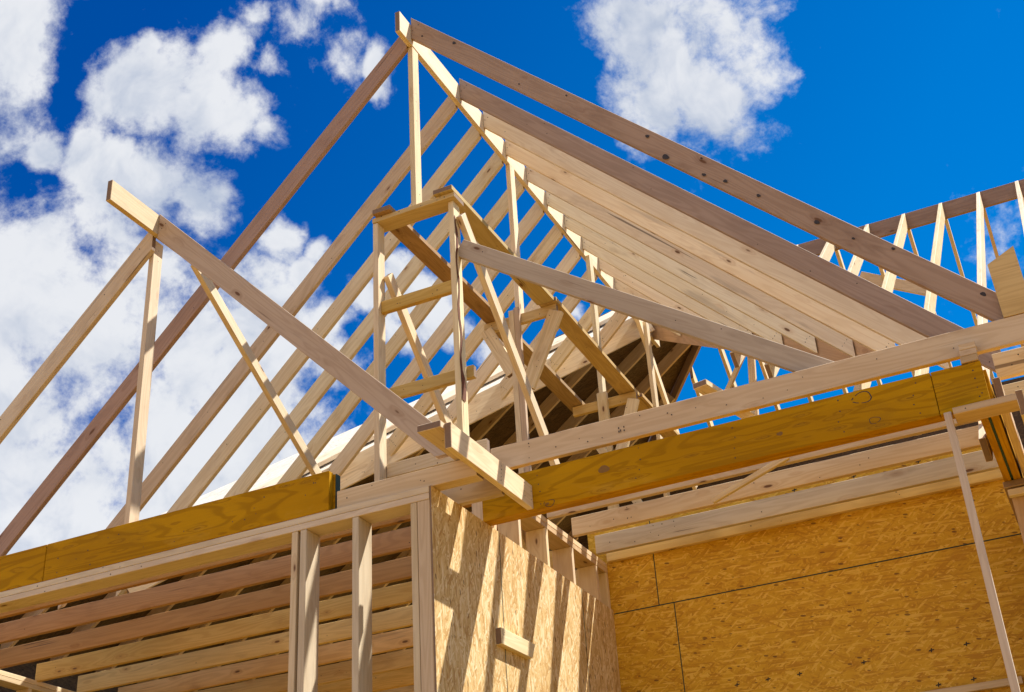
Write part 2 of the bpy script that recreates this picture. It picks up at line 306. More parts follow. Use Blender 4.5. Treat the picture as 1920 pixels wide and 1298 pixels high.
# ------------------------------------------------------------------ builders
def tag(o, label=None, cat=None, group=None, kind=None):
    if label: o['label'] = label
    if cat: o['category'] = cat
    if group: o['group'] = group
    o['kind'] = kind or 'thing'
    return o
def link(name, me, parent=None):
    o = bpy.data.objects.new(name, me); COL.objects.link(o)
    if parent is not None: o.parent = parent
    return o
def disc(bm, c, ax, ay, rx, ry, mi, n=7):
    vs = [bm.verts.new(c + ax * (rx * math.cos(2 * math.pi * i / n)) + ay * (ry * math.sin(2 * math.pi * i / n))) for i in range(n)]
    f = bm.faces.new(vs); f.material_index = mi
    return f
def board(name, p0, p1, w, h, mat=None, up=(0, 0, 1), cut0=None, cut1=None, parent=None, nails=(), bevel=0.0025, bow=0.0):
    """a plank from p0 to p1 (centre line). w: width sideways, h: depth towards up. cut0, cut1: world normals of the end cuts.
    nails: (metres from p0, height from the middle, face) with face one of 'f' (front, -Y side), 'b', 't', 'u' (underside)."""
    p0 = Vector(p0); p1 = Vector(p1); x = (p1 - p0); Ln = x.length; x = x.normalized()
    z = Vector(up); z = (z - x * z.dot(x)).normalized(); y = z.cross(x)
    def end(base, cut, yy, zz):
        if cut is None: return base
        n = Vector(cut); off = y * yy + z * zz
        return base - off.dot(n) / x.dot(n)
    bm = bmesh.new()
    V = {}
    segs = 6 if bow else 1
    for k in range(segs + 1):
        for yy in (-1, 1):
            for zz in (-1, 1):
                oy, oz = yy * w / 2, zz * h / 2
                a = end(0.0, cut0, oy, oz); b_ = end(Ln, cut1, oy, oz)
                s = k / segs
                V[k, yy, zz] = bm.verts.new((a + (b_ - a) * s, oy + bow * 4 * s * (1 - s), oz))
    for k in range(segs):
        for (a, b_) in (((-1, -1), (1, -1)), ((1, -1), (1, 1)), ((1, 1), (-1, 1)), ((-1, 1), (-1, -1))):
            bm.faces.new((V[k, a[0], a[1]], V[k + 1, a[0], a[1]], V[k + 1, b_[0], b_[1]], V[k, b_[0], b_[1]]))
    bm.faces.new((V[0, -1, -1], V[0, 1, -1], V[0, 1, 1], V[0, -1, 1])); bm.faces.new((V[segs, -1, 1], V[segs, 1, 1], V[segs, 1, -1], V[segs, -1, -1]))
    bm.faces.ensure_lookup_table()
    for f_ in bm.faces[-2:]: f_.material_index = 2
    bmesh.ops.recalc_face_normals(bm, faces=bm.faces)
    if bevel:
        es = [e for e in bm.edges if e.calc_face_angle(0) > 0.3]
        bmesh.ops.bevel(bm, geom=es, offset=min(bevel, w * .2, h * .2), segments=1, affect='EDGES')
    X, Y, Z = Vector((1, 0, 0)), Vector((0, 1, 0)), Vector((0, 0, 1))
    # which local side looks towards world -Y / +X
    sf = -1 if y.y > 0 else 1
    for nl_ in nails:
        if len(nl_) == 5:                                   # a drawn-looking knot ring or a solid knot on the front face
            u, q, face, kind, kr_ = nl_
            o_ = sf * (w / 2 + .0008); nseg = 18
            ph = random.uniform(0, 6)
            rad = [kr_ * (1 + .10 * math.sin(3 * 2 * math.pi * i / nseg + ph) + .05 * random.random()) for i in range(nseg)]
            def ring_pts(f): return [bm.verts.new((u + f * 1.25 * rad[i] * math.cos(2 * math.pi * i / nseg), o_, q + f * .8 * rad[i] * math.sin(2 * math.pi * i / nseg))) for i in range(nseg)]
            if kind == 'stamp':                             # smeared grade print, a few illegible strokes
                for r_ in range(2):
                    for c_ in range(5):
                        if random.random() < .25: continue
                        cx_ = u + (c_ - 2) * kr_ * .3; cz_ = q + (r_ - .5) * kr_ * .62; hw = kr_ * random.uniform(.05, .11); hh_ = kr_ * random.uniform(.12, .2)
                        bm.faces.new([bm.verts.new((cx_ + a_ * hw, o_, cz_ + b_ * hh_)) for a_, b_ in ((-1, -1), (1, -1), (1, 1), (-1, 1))]).material_index = 1
                continue
            if kind == 'dot':
                bm.faces.new(ring_pts(1.0)).material_index = 1
            elif kind == 'ring':
                A, B = ring_pts(1.0), ring_pts(.885)
                for i in range(nseg):
                    if random.random() < .92: bm.faces.new((A[i], A[(i + 1) % nseg], B[(i + 1) % nseg], B[i])).material_index = 1
            else:
                bm.faces.new(ring_pts(1.0)).material_index = 3
            continue
        u, q, face = nl_
        rr = random.uniform(0.0028, 0.0046)
        if face == 'f': disc(bm, Vector((u, sf * (w / 2 + .0008), q)), X, Z, rr, rr, 1)
        elif face == 'b': disc(bm, Vector((u, -sf * (w / 2 + .0008), q)), X, Z, rr, rr, 1)
        elif face == 't': disc(bm, Vector((u, q, h / 2 + .0008)), X, Y, rr, rr, 1)
        elif face == 'u': disc(bm, Vector((u, q, -h / 2 - .0008)), X, Y, rr, rr, 1)
    me = bpy.data.meshes.new(name); bm.to_mesh(me); bm.free()
    me.materials.append(mat or WOOD); me.materials.append(NAIL); me.materials.append(END if mat is not LVL else LVL); me.materials.append(KNOT)
    o = link(name, me, parent)
    mw = Matrix.Identity(4)
    for i in range(3):
        mw[i][0] = x[i]; mw[i][1] = y[i]; mw[i][2] = z[i]; mw[i][3] = p0[i]
    o.matrix_world = mw
    return o
def box(name, x0, x1, y0, y1, z0, z1, mat=None, parent=None, nails=(), bevel=0.0025, axis=None, bow=0.0):
    dx, dy, dz = x1 - x0, y1 - y0, z1 - z0
    cx, cy, cz = (x0 + x1) / 2, (y0 + y1) / 2, (z0 + z1) / 2
    ax = axis or max((dx, 'x'), (dy, 'y'), (dz, 'z'))[1]
    if ax == 'x': return board(name, (x0, cy, cz), (x1, cy, cz), dy, dz, mat, (0, 0, 1), parent=parent, nails=nails, bevel=bevel, bow=bow)
    if ax == 'y': return board(name, (cx, y0, cz), (cx, y1, cz), dx, dz, mat, (0, 0, 1), parent=parent, nails=nails, bevel=bevel, bow=bow)
    return board(name, (cx, cy, z0), (cx, cy, z1), dx, dy, mat, (0, 1, 0), parent=parent, nails=nails, bevel=bevel, bow=bow)
def scatter_nails(Ln, h, n, face='f'):
    return [(random.uniform(0.05, Ln - 0.05), random.uniform(-.42, .42) * h, face) for _ in range(n)]
def end_nails(u, h, n=4, face='f', j=0.006):
    return [(u + random.uniform(-j, j), h * (-.34 + .68 * i / (n - 1)), face) for i in range(n)]
def poly(name, pts, thick, mat, parent=None):
    """a sheet: polygon extruded along its own normal by thick"""
    bm = bmesh.new()
    P = [Vector(p) for p in pts]
    n = (P[1] - P[0]).cross(P[2] - P[0]).normalized()
    x = (P[1] - P[0]).normalized(); zz = n.cross(x)
    o0 = P[0]
    loc = [Vector(((p - o0).dot(x), (p - o0).dot(n), (p - o0).dot(zz))) for p in P]
    a = [bm.verts.new(q) for q in loc]; b = [bm.verts.new(q + Vector((0, thick, 0))) for q in loc]
    bm.faces.new(a); bm.faces.new(b[::-1])
    k = len(a)
    for i in range(k): bm.faces.new((a[i], b[i], b[(i + 1) % k], a[(i + 1) % k]))
    bmesh.ops.recalc_face_normals(bm, faces=bm.faces)
    me = bpy.data.meshes.new(name); bm.to_mesh(me); bm.free(); me.materials.append(mat)
    o = link(name, me, parent)
    mw = Matrix.Identity(4)
    for i in range(3): mw[i][0] = x[i]; mw[i][1] = n[i]; mw[i][2] = zz[i]; mw[i][3] = o0[i]
    o.matrix_world = mw
    return o
def empty(name, loc, label, cat, group=None):
    o = bpy.data.objects.new(name, None); COL.objects.link(o); o.location = loc; o.empty_display_size = 0.2
    bpy.context.view_layer.update()
    return tag(o, label, cat, group)
def adopt(parent, *objs):
    for o in objs:
        mw = o.matrix_world.copy(); o.parent = parent; o.matrix_parent_inverse = Matrix.Translation(parent.location).inverted(); o.matrix_world = mw
ORD = ['first', 'second', 'third', 'fourth', 'fifth', 'sixth', 'seventh', 'eighth', 'ninth', 'tenth', 'eleventh', 'twelfth', 'thirteenth', 'fourteenth', 'fifteenth', 'sixteenth']

# ------------------------------------------------------------------ ground
GZ = -1.6
g = bpy.data.meshes.new('ground'); S = 700
g.from_pydata([(-S, -S, GZ), (S, -S, GZ), (S, S, GZ), (-S, S, GZ)], [], [(0, 1, 2, 3)]); g.materials.append(EARTH)
tag(link('ground', g), kind='structure')
FZ = -0.35
tag(box('floor', -10.2, 2.6, 5.55, 18.2, FZ - .3, FZ, SLAB, bevel=0, axis='x'), kind='structure')
fnd = tag(box('foundation', -10.1, 2.5, 5.6, 18.1, GZ - .2, FZ - .3, CONC, bevel=0, axis='x'), 'grey concrete foundation carrying the timber frame of the house', 'foundation')

# ------------------------------------------------------------------ front wall (left of the porch)
YF = 5.55
fw = empty('stud_wall', (-3, YF, FZ), 'open front stud wall under the left veneer beam, studs still uncovered', 'wall')
parts = []
parts.append(box('top_plate', -8.6, -2.993, YF, YF + .14, 2.664, 2.701, GREY, nails=scatter_nails(5.5, .03, 10)))
parts.append(box('top_plate', -8.6, -2.993, YF, YF + .14, 2.626, 2.6625, GREY, nails=scatter_nails(5.5, .03, 6)))
parts.append(box('bottom_plate', -8.6, -2.993, YF, YF + .14, FZ, FZ + .038, WOOD))
studs = [(-3.85, -3.812), (-3.8105, -3.7725), (-3.455, -3.417), (-3.107, -3.069), (-4.24, -4.202)]
for x0, x1 in [(-3.848, -3.81), (-3.792, -3.752), (-3.463, -3.423), (-3.107, -3.069), (-3.066, -2.993)] + [(-4.86 - .406 * k, -4.822 - .406 * k) for k in range(0)]:
    parts.append(box('stud', x0, x1, YF + .002, YF + .138, FZ + .038, 2.625, GREY, nails=[(random.uniform(.9, 2.9), random.uniform(-.01, .01), 'f') for _ in range(0)]))
adopt(fw, *parts)
# veneer beam on the front wall
bl = empty('veneer_beam', (-6, YF, 2.702), 'long yellow veneer beam lying on the front wall top plates, green painted end', 'beam')
nl = []
for k in range(10): nl += [(4.95 - k * .52 + random.uniform(-.03, .03), q, 'f') for q in (-.085, -.03, .06, .1) if random.random() < .8]
a1 = box('beam_ply', -8.6, -5.624, YF, YF + .044, 2.703, 2.936, LVL, nails=[n for n in scatter_nails(2.9, .22, 8)])
a2 = box('beam_ply', -5.62, -3.612, YF, YF + .044, 2.703, 2.936, LVL, nails=[(random.uniform(.05, 1.95), random.uniform(-.09, .09), 'f') for _ in range(18)])
a3 = box('beam_ply', -8.6, -3.60, YF + .0455, YF + .088, 2.703, 2.93, LVL)
a4 = box('end_seal', -3.5985, -3.594, YF + .046, YF + .0875, 2.704, 2.929, GREEN, bevel=0, axis='z')
adopt(bl, a1, a2, a3, a4)

# ------------------------------------------------------------------ side wall of the porch (sheathed, sunlit)
XW = -2.98
sw = empty('sheathed_wall', (XW, 6.8, FZ), 'sunlit side wall of the porch clad in strand board with shadow stripes', 'wall')
parts = []
for (y0, y1) in ((YF + .002, 6.352), (6.357, 7.563), (7.568, 8.122)):
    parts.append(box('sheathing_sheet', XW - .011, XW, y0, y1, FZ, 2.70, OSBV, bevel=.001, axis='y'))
for y0 in (6.3545, 7.5655):
    parts.append(box('sheet_edge', XW - .009, XW + .0011, y0 - .0028, y0 + .0028, FZ, 2.699, SEAM, bevel=0, axis='z'))
for z0, mt in ((3.0, WOOD), (2.9625, PINK)):
    parts.append(box('top_plate', XW - .151, XW - .013, 6.29, 8.26, z0, z0 + .0365, mt))
parts.append(box('bottom_plate', XW - .151, XW - .012, 5.70, 8.26, FZ, FZ + .038, WOOD))
for y1 in (6.36, 6.70, 7.107, 7.515, 7.935, 8.12):
    parts.append(box('stud', XW - .15, XW - .0125, y1 - .038, y1, FZ + .038, 2.9615, WOOD, axis='z', nails=[]))
adopt(sw, *parts)
# diagonal let-in brace seen between the studs
tag(board('wall_brace', (-3.17, 7.05, 2.98), (-3.17, 8.15, 2.35), .038, .089, WOOD), 'slanting timber seen through the stud gaps above the side wall sheathing', 'brace')
# block nailed to the sheathing
b = board('nailing_block', (XW + .019, 6.24, 2.058), (XW + .019, 6.66, 2.068), .037, .092, WOOD, cut1=(0, 1, -.55), nails=[(.03, .01, 'b'), (.04, .025, 'b')])
tag(b, 'short offcut block nailed flat on the sunlit strand board side wall', 'block')

# ------------------------------------------------------------------ back wall of the porch
YB = 8.125
bw = empty('strand_board_wall', (-1.6, YB, FZ), 'shaded back wall of the porch clad in amber strand board sheets', 'wall')
parts = []
for (x0, x1, z0, z1) in ((-3.12, -2.652, 2.674, 3.42), (-2.648, -.292, 2.674, 3.42), (-3.12, -2.546, 1.45, 2.670), (-2.542, -.292, 1.45, 2.670), (-3.12, -.292, FZ, 1.446)):
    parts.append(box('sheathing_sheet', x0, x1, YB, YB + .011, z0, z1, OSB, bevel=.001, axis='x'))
parts.append(box('sheet_edge', -2.976, -.292, YB - .0012, YB + .009, 2.6682, 2.6758, SEAM, bevel=0))
parts.append(box('sheet_edge', -2.6532, -2.6468, YB - .0012, YB + .009, 2.674, 3.29, SEAM, bevel=0))
parts.append(box('sheet_edge', -2.5472, -2.5408, YB - .0012, YB + .009, 1.45, 2.668, SEAM, bevel=0))
adopt(bw, *parts)
# little printed crosses on the strand board
for (x, z) in ((-2.194, 2.062), (-1.99, 2.063), (-1.786, 2.063), (-1.381, 2.067), (-.971, 2.07), (-.764, 2.072), (-.973, 1.862), (-.768, 1.862), (-1.22, 3.27), (-.80, 3.275), (-1.62, 3.268)):
    bm = bmesh.new(); a_, c_ = .0165, .0038
    pts = [(-a_, -c_), (-c_, -c_), (-c_, -.013), (c_, -.013), (c_, -c_), (a_, -c_), (a_, c_), (c_, c_), (c_, .013), (-c_, .013), (-c_, c_), (-a_, c_)]
    bm.faces.new([bm.verts.new((x + p + q * .15, YB - .0010, z + q + p * .12)) for p, q in pts])
    me = bpy.data.meshes.new('printed_cross'); bm.to_mesh(me); bm.free(); me.materials.append(INK)
    adopt(bw, link('printed_cross', me))
tag(box('ledger', -2.978, -.292, 8.086, 8.123, 3.036, 3.115, LEDG, nails=scatter_nails(2.6, .06, 6)), 'bright yellow ledger strip along the top of the porch back wall', 'ledger')
tag(box('pale_strip', -1.75, -.50, 8.088, 8.123, 1.786, 1.828, WOOD), 'pale nailing strip across the back wall at the lower right edge', 'strip')

# ------------------------------------------------------------------ porch beams and joists
br = empty('veneer_beam', (-1.6, 6.195, 2.70), 'deep yellow veneer header spanning the porch opening, knots and nail rows on its face', 'beam')
nn = []
for u0 in (.35, .95, 1.5, 2.05, 2.45):
    nn += [(u0 + random.uniform(-.02, .02), q + random.uniform(-.012, .012), 'f') for q in (-.085, -.03, .03, .09)]
a1 = box('beam_ply', -3.0, -.460, 6.195, 6.239, 2.71, 2.950, LVL, nails=nn + [(2.189, .073, 'f', 'ring', .040), (2.227, -.065, 'f', 'ring', .023), (1.741, -.016, 'f', 'knot', .013), (.753, .023, 'f', 'knot', .026), (.414, -.10, 'f', 'ring', .026), (.40, -.102, 'f', 'knot', .010)])
a2 = box('beam_ply', -.457, -.213, 6.195, 6.239, 2.71, 2.950, LVL, nails=[(.20, q, 'f') for q in (-.07, -.02, .03, .075)] + [(.215, -.055, 'f')])
a3 = box('beam_ply', -3.0, -.222, 6.2405, 6.285, 2.712, 2.947, LVL)
adopt(br, a1, a2, a3)
JOIST_R = [(6.63, 1), (7.09, 0), (7.50, 0), (7.907, 0)]
lbl = {0: 'porch ceiling joist just behind the veneer header', 1: 'porch ceiling joist midway between header and back wall', 2: 'pinkish porch ceiling joist nearest the strand board back wall'}
for k, (y, _) in enumerate(JOIST_R[1:]):
    o = box('ceiling_joist', -2.985, -.292, y, y + .038, (3.028, 3.04, 3.04)[k], (3.18, 3.165, 3.17)[k], (WOOD, WOOD, GREY)[k], nails=[(random.uniform(.1, .5), random.uniform(-.05, .05), 'f') for _ in range(5)] + scatter_nails(2.6, .12, 5), bow=.004 * (k - 1))
    tag(o, lbl[k], 'joist', 'porch ceiling joists')
for k, y in enumerate((6.63, 7.05)):
    o = box('ceiling_joist', -.165, 2.4, y, y + .038, 3.03, 3.175, WOOD, nails=[(random.uniform(.05, .3), random.uniform(-.05, .05), 'f') for _ in range(3)])
    tag(o, ('joist stub running out of frame beside the end of the veneer header', 'lower joist stub running out of frame right of the laminated side beam')[k], 'joist', 'joists right of the side beam')
# side beam running back over the right wall
sb = empty('laminated_beam', (-.245, 7.2, 2.70), 'laminated beam running back from the header, dark gap along its underside', 'beam')
adopt(sb, box('beam_ply', -.288, -.2515, 6.29, 7.9, 2.703, 2.94, LVL), box('felt_strip', -.2505, -.2385, 6.29, 7.3, 2.71, 2.93, GREEN, bevel=0), box('beam_ply', -.2375, -.20, 6.29, 7.9, 2.703, 2.94, LVL))
tag(box('rim_board', -.185, -.148, 6.33, 7.9, 2.72, 2.90, PINK), 'pinkish board fixed alongside the laminated side beam', 'board')
tag(box('outer_board', -.10, -.062, 6.45, 7.9, 2.72, 2.86, WOOD), 'tan board parallel to the side beam at the right edge', 'board')
rw = empty('right_wall', (-.23, 7.5, FZ), 'stud wall below the laminated beam at the right edge of the photo', 'wall')
parts = [box('top_plate', -.30, -.16, 7.27, 8.3, 2.665, 2.7015, PINK), box('top_plate', -.285, -.10, 7.262, 7.302, 2.612, 2.65, WOOD, axis='x')]
for y in (7.31, 7.72, 8.09): parts.append(box('stud', -.275, -.165, y, y + .038, FZ + .04, 2.664, WOOD if y != 7.31 else PINK, axis='z'))
parts.append(box('bottom_plate', -.30, -.16, 7.27, 8.3, FZ, FZ + .038, WOOD))
parts.append(box('sheathing_sheet', -.155, -.144, 7.31, 8.3, FZ, 2.66, OSB, bevel=.001, axis='y'))
adopt(rw, *parts)
tag(box('packing_block', -.39, -.092, 6.10, 6.235, 2.656, 2.692, PINK, axis='x', nails=[(.06, .0, 'f')]), 'flat packing block under the right end of the veneer header', 'block')
tag(board('prop', (-.42, 6.16, 2.694), (-.42, 6.16, FZ), .036, .04, GREY, (0, 1, 0)), 'slender upright timber prop hanging before the strand board wall', 'prop')
for k, (z0, z1, mt, tx) in enumerate(((2.952, 2.988, PINK, 'dark'), (2.989, 3.022, WOOD, 'middle'), (3.023, 3.058, WOOD, 'top'))):
    tag(box('offcut_block', -.303 + .004 * k, -.218 + .002 * k, 6.185, 6.232, z0, z1, mt, axis='x'), ('darkest offcut at the bottom of the small stack on the header end', 'middle offcut of the small stack on the header end', 'topmost offcut of the small stack on the header end')[k], 'block', 'offcuts stacked on the header end')
# long timber across the gable front
o = box('tie_beam', -2.95, 1.2, 6.236, 6.274, 3.02, 3.167, GREY, nails=scatter_nails(4.1, .13, 26) + [(.82, -.01, 'f', 'stamp', .035)], bow=.006)
tag(o, 'long pale timber crossing in front of the rafters above the veneer header', 'beam')
o = box('tie_block', -3.684, -3.0, 6.30, 6.338, 3.183, 3.274, WOOD, nails=scatter_nails(.6, .08, 3))
tag(o, 'short timber between the scaffold posts just above the pink beam', 'board')
o = box('short_beam', -3.575, -2.723, 5.573, 5.66, 2.7035, 2.812, GREY, nails=scatter_nails(.8, .09, 4))
tag(o, 'pinkish short beam on the front wall beside the green beam end', 'beam')
tag(box('blocking', -3.1, -2.723, 5.87, 5.908, 2.7035, 2.84, PINK, nails=scatter_nails(.3, .1, 2)), 'brown blocking piece between the pink beam and the veneer header', 'block')
o = box('edge_board', -2.721, -2.683, 5.225, 6.193, 2.716, 2.858, WOOD, nails=[(.56 + .004 * i, -.045 + .022 * i, 'b') for i in range(5)] + [(.86, q, 'b') for q in (-.03, 0, .03, .05)] + [(.95, q, 'b') for q in (-.02, .03)])
tag(o, 'sunlit upright board jutting forward over the corner with sharp shadows on it', 'board')
tag(box('flat_board', -2.858, -2.7225, 5.19, 5.95, 2.826, 2.864, WOOD, axis='y', nails=[(.15, 0, 'u'), (.4, .03, 'u')]), 'flat board lying beside the sunlit upright board over the corner', 'board')
p = [Vector(q) for q in ((-.053, 0, 3.169), (.092, 0, 3.169), (.085, 0, 3.556), (-.06, 0, 3.487))]
o = poly('cut_post', [(q.x, 6.236, q.z) for q in p], -.038, YELL)
tag(o, 'stubby yellow post with a slanted cut top standing on the long pale timber', 'post')
# hanging stick and loose block
tag(board('loose_stick', (-1.885, 7.01, 2.862), (-1.40, 7.02, 3.035), .03, .034, WOOD, (0, 0, 1)), 'short loose stick poking out below the porch joists', 'stick')
tag(board('lookout_block', (-1.727, 6.5, 3.372), (-1.60, 7.05, 3.372), .09, .036, WOOD, (0, 0, 1)), 'small block end sticking out above the long pale timber', 'block')

# ------------------------------------------------------------------ left ceiling joists
for k, y in enumerate((6.63, 7.07, 7.56, 8.03, 8.51, 9.006, 9.518, 10.02, 10.55)):
    xl = -8.7 if k < 3 else -8.12 + .012 * k
    o = box('ceiling_joist', xl, -3.135 if k < 4 else -2.6, y, y + .038, 3.033 if k < 4 else 3.03, 3.182, ORNG if k < 3 else GOLD, nails=scatter_nails(5.0, .12, 9), bow=random.uniform(-.006, .006))
    tag(o, ORD[k] + ' ceiling joist behind the open front stud wall', 'joist', 'ceiling joists behind the front wall')
pw = empty('partition_wall', (-8.12, 8.4, FZ), 'inner partition wall with sunlit double plates at the lower left corner', 'wall')
parts = [box('top_plate', -8.20, -8.06, 7.5, 10.6, 3.002, 3.04, WOOD), box('top_plate', -8.20, -8.06, 7.5, 10.6, 2.963, 3.0, WOOD)]
for k in range(7): parts.append(box('stud', -8.197, -8.063, 7.55 + .406 * k, 7.588 + .406 * k, FZ + .038, 2.962, WOOD, axis='z'))
parts.append(box('bottom_plate', -8.20, -8.06, 7.5, 10.6, FZ, FZ + .038, WOOD))
adopt(pw, *parts)

# ------------------------------------------------------------------ gable roof: ridge, rafters
RX = -3.45
o = box('ridge_board', RX - .019, RX + .019, 6.115, 11.55, 6.53, 6.716, WOOD, nails=[])
tag(o, 'long ridge board running back from the gable peak, lit triangles between rafters', 'ridge board')
RRKNOTS = [(u_, q_, 'f', 'dot', r_) for u_, q_, r_ in ((.456, .036, .013), (2.34, .024, .012), (2.77, .045, .007), (2.857, -.042, .012), (3.008, -.02, .012), (3.253, -.012, .011), (3.667, -.006, .014), (3.912, 0, .008), (4.141, .045, .009), (4.70, .03, .013), (1.2, -.03, .006), (1.6, .04, .007), (.15, -.02, .008))] + [(2.55, -.045, 'f', 'dot', .02)]
YR = [6.279] + [7.04 + .4065 * i for i in range(10)]
for i, y in enumerate(YR):
    yc = y + .019
    # left slope
    zt = lambda x: 6.667 + .962 * (x + 3.51) - .0972
    x1 = -7.15 if i == 0 else max(-6.93, -3.53 - (11.016 - yc) / 1.108 - .02)
    x0 = RX - .0205
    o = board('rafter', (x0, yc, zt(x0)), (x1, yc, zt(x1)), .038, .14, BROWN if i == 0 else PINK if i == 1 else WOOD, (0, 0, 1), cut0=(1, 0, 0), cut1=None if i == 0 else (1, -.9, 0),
              nails=scatter_nails((x0 - x1) * 1.38, .12, 7) + ([] if i == 0 else end_nails((x0 - x1) * 1.385 - .06, .13, 5)), bow=random.uniform(-.008, .008))
    tag(o, ('front left rafter of the tall gable, alone before the gap' if i == 0 else ORD[i] + ' left slope rafter counted from the open gable end'), 'rafter', 'left slope rafters')
    # right slope
    zr = lambda x: 6.755 - 1.02 * (x + 3.40) - .1
    x0 = RX + .0205
    x1 = .03 if i == 0 else min(.1, -3.407 + (11.303 - yc) / 1.289 - .02)
    if i == 0: c1 = (0, 0, 1)
    else: c1 = (1.02, 1.289 * .6, 0)
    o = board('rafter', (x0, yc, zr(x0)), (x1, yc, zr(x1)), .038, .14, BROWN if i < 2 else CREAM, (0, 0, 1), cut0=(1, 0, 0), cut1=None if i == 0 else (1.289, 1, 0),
              nails=(RRKNOTS if i == 0 else scatter_nails((x1 - x0) * 1.43, .12, 9)) + end_nails(.04, .13, 4) + end_nails((x1 - x0) * 1.43 - .05, .12, 4), bow=random.uniform(-.006, .006))
    tag(o, ('foremost right rafter of the tall gable, brown against the sky' if i == 0 else ORD[i] + ' right slope rafter counted from the open gable end'), 'rafter', 'right slope rafters')
# valley boards
v0 = Vector((-3.53, 11.03, 6.373)); vd = Vector((-1, -1.108, -.962))
a = v0 + vd * -.12 + Vector((0, 0, .15)); b_ = v0 + vd * 3.2 + Vector((0, 0, .15))
o = board('valley_rafter', a, b_, .038, .225, WOOD, (0, 0, 1), nails=scatter_nails(5, .2, 20))
tag(o, 'wide left valley rafter carrying the ends of the left slope rafters', 'valley rafter')
w0 = Vector((-3.407, 11.33, 6.50)); wd = Vector((1, -1.289, -1.02))
o = board('valley_rafter', w0 + wd * -.03 + Vector((0, 0, .125)), w0 + wd * 2.55 + Vector((0, 0, .125)), .038, .20, RUST, (0, 0, 1), nails=scatter_nails(4, .16, 10))
tag(o, 'reddish right valley rafter under the ends of the right slope rafters', 'valley rafter')

# ------------------------------------------------------------------ main hip roof behind
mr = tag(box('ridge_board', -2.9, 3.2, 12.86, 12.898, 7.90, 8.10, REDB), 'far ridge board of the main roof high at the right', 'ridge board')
FX = [-2.05 + .4065 * k for k in range(10)]
for k, x in enumerate(FX):
    yv = max(6.9, 11.35 - 1.289 * (x + 3.407)) if x < .2 else 7.2
    y0 = 12.858
    zc = 8.10 - .887 * 0 - .093
    dy = yv - y0
    p0 = Vector((x, y0, zc)); p1 = Vector((x + .053 * dy, yv, zc + .887 * dy))
    o = board('rafter', p0, p1, .038, .14, WOOD, (0, 0, 1), cut0=(0, 1, 0), nails=end_nails(.06, .12, 3))
    tag(o, ORD[k] + ' bright front rafter from the left on the far main ridge', 'rafter', 'front rafters of the main roof')
    p1 = Vector((x + .01, 17.2, 8.0 - .887 * (17.2 - 12.9)))
    o = board('rafter', (x + .01, 12.90, 8.007), p1, .038, .14, WOOD, (0, 0, 1), cut0=(0, 1, 0))
    tag(o, ORD[k] + ' back slope rafter from the left behind the far main ridge', 'rafter', 'back rafters of the main roof')
for k, x in enumerate((-2.46, -2.87, -3.28, -3.72)):
    yy = 12.92 + max(0, (-2.86 - x)) * .9; zz = 8.0 - .887 * (yy - 12.9)
    o = board('jack_rafter', (x, yy, zz), (x + .01, 17.2, 8.0 - .887 * (17.2 - 12.9)), .038, .14, WOOD, (0, 0, 1), cut0=(0, 1, 0))
    tag(o, ORD[k] + ' thin sunlit jack rafter right of the dark hip roof', 'rafter', 'jack rafters seen under the gable')
tag(board('roof_brace', (-1.486, 13.3, 7.72), (-.70, 13.3, 7.26), .038, .13, WOOD), 'brown slanting brace behind the white rafters of the main roof', 'brace')
# hip slope on the left, boarded, seen from below
def hz(x): return 7.27 + .75 * (x + 3.97)
hip = empty('hip_roof', (-5.5, 11.5, hz(-5.5)), 'dark boarded hip roof slope seen from below through the gable', 'roof')
P0 = (-2.95, 12.60); P1 = (-8.9, 7.75); P2 = (-8.9, 17.9); P3 = (-2.95, 12.95)
hs = poly('sheathing_sheet', [(q[0], q[1], hz(q[0]) + .0) for q in (P0, P1, P2, P3)], .011, OSBD)  # sheet colour already holds the shade under the roof
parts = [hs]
for k in range(17):
    y = 8.35 + .6096 * k
    xt = -2.95 - max(0, (12.60 - y) / .815) - max(0, (y - 12.95) / .83)
    if xt < -8.3: continue
    parts.append(board('hip_jack', (xt - .03, y, hz(xt - .03) - .095), (-8.85, y, hz(-8.85) - .095), .038, .14, PINK, (0, 0, 1)))
parts.append(board('hip_rafter', (-2.96, 12.97, hz(-2.96) - .06), (-7.0, 16.42, hz(-7.0) - .06), .038, .20, BROWN, (0, 0, 1)))
adopt(hip, *parts)
lw = box('outer_wall', -8.86, -8.84, 5.72, 17.8, FZ, 3.58, OSBD, bevel=0, axis='y')  # board colour darkened in place of the shade inside
tag(lw, 'outer wall in shade-darkened board far behind the left ceiling joists', 'wall')
aw = box('shade_backing', -5.3, 1.9, 13.5, 13.52, FZ, 6.12, OSBD, bevel=0, axis='x')  # added dark sheet that fills the gaps with painted attic shade
tag(aw, 'added dark backing sheet standing in for attic shade between header and porch joists', 'wall')
# pale boarding on the front slope between valley and hip
q0 = v0 + vd * -.25 + Vector((0, 0, .275)); q1 = v0 + vd * 3.3 + Vector((0, 0, .275))
fs = poly('front_slope_boarding', [q0, q1, Vector((-7.55, 8.80, 4.66)), Vector((-3.2, 12.36, 7.76))], .012, OSBW)
sn = Vector((0, -.868, 1)).normalized()
sl = board('valley_sleeper', q0 + Vector((0, .62, .538)) + sn * .034, q1 + Vector((0, .30, .26)) + sn * .034, .235, .038, CREAM, sn)
tag(sl, 'pale sleeper board lying on the sunlit roof boarding beside the valley', 'board')
tag(fs, 'sunlit white roof boarding between the left valley rafter and the sky', 'roof boarding')

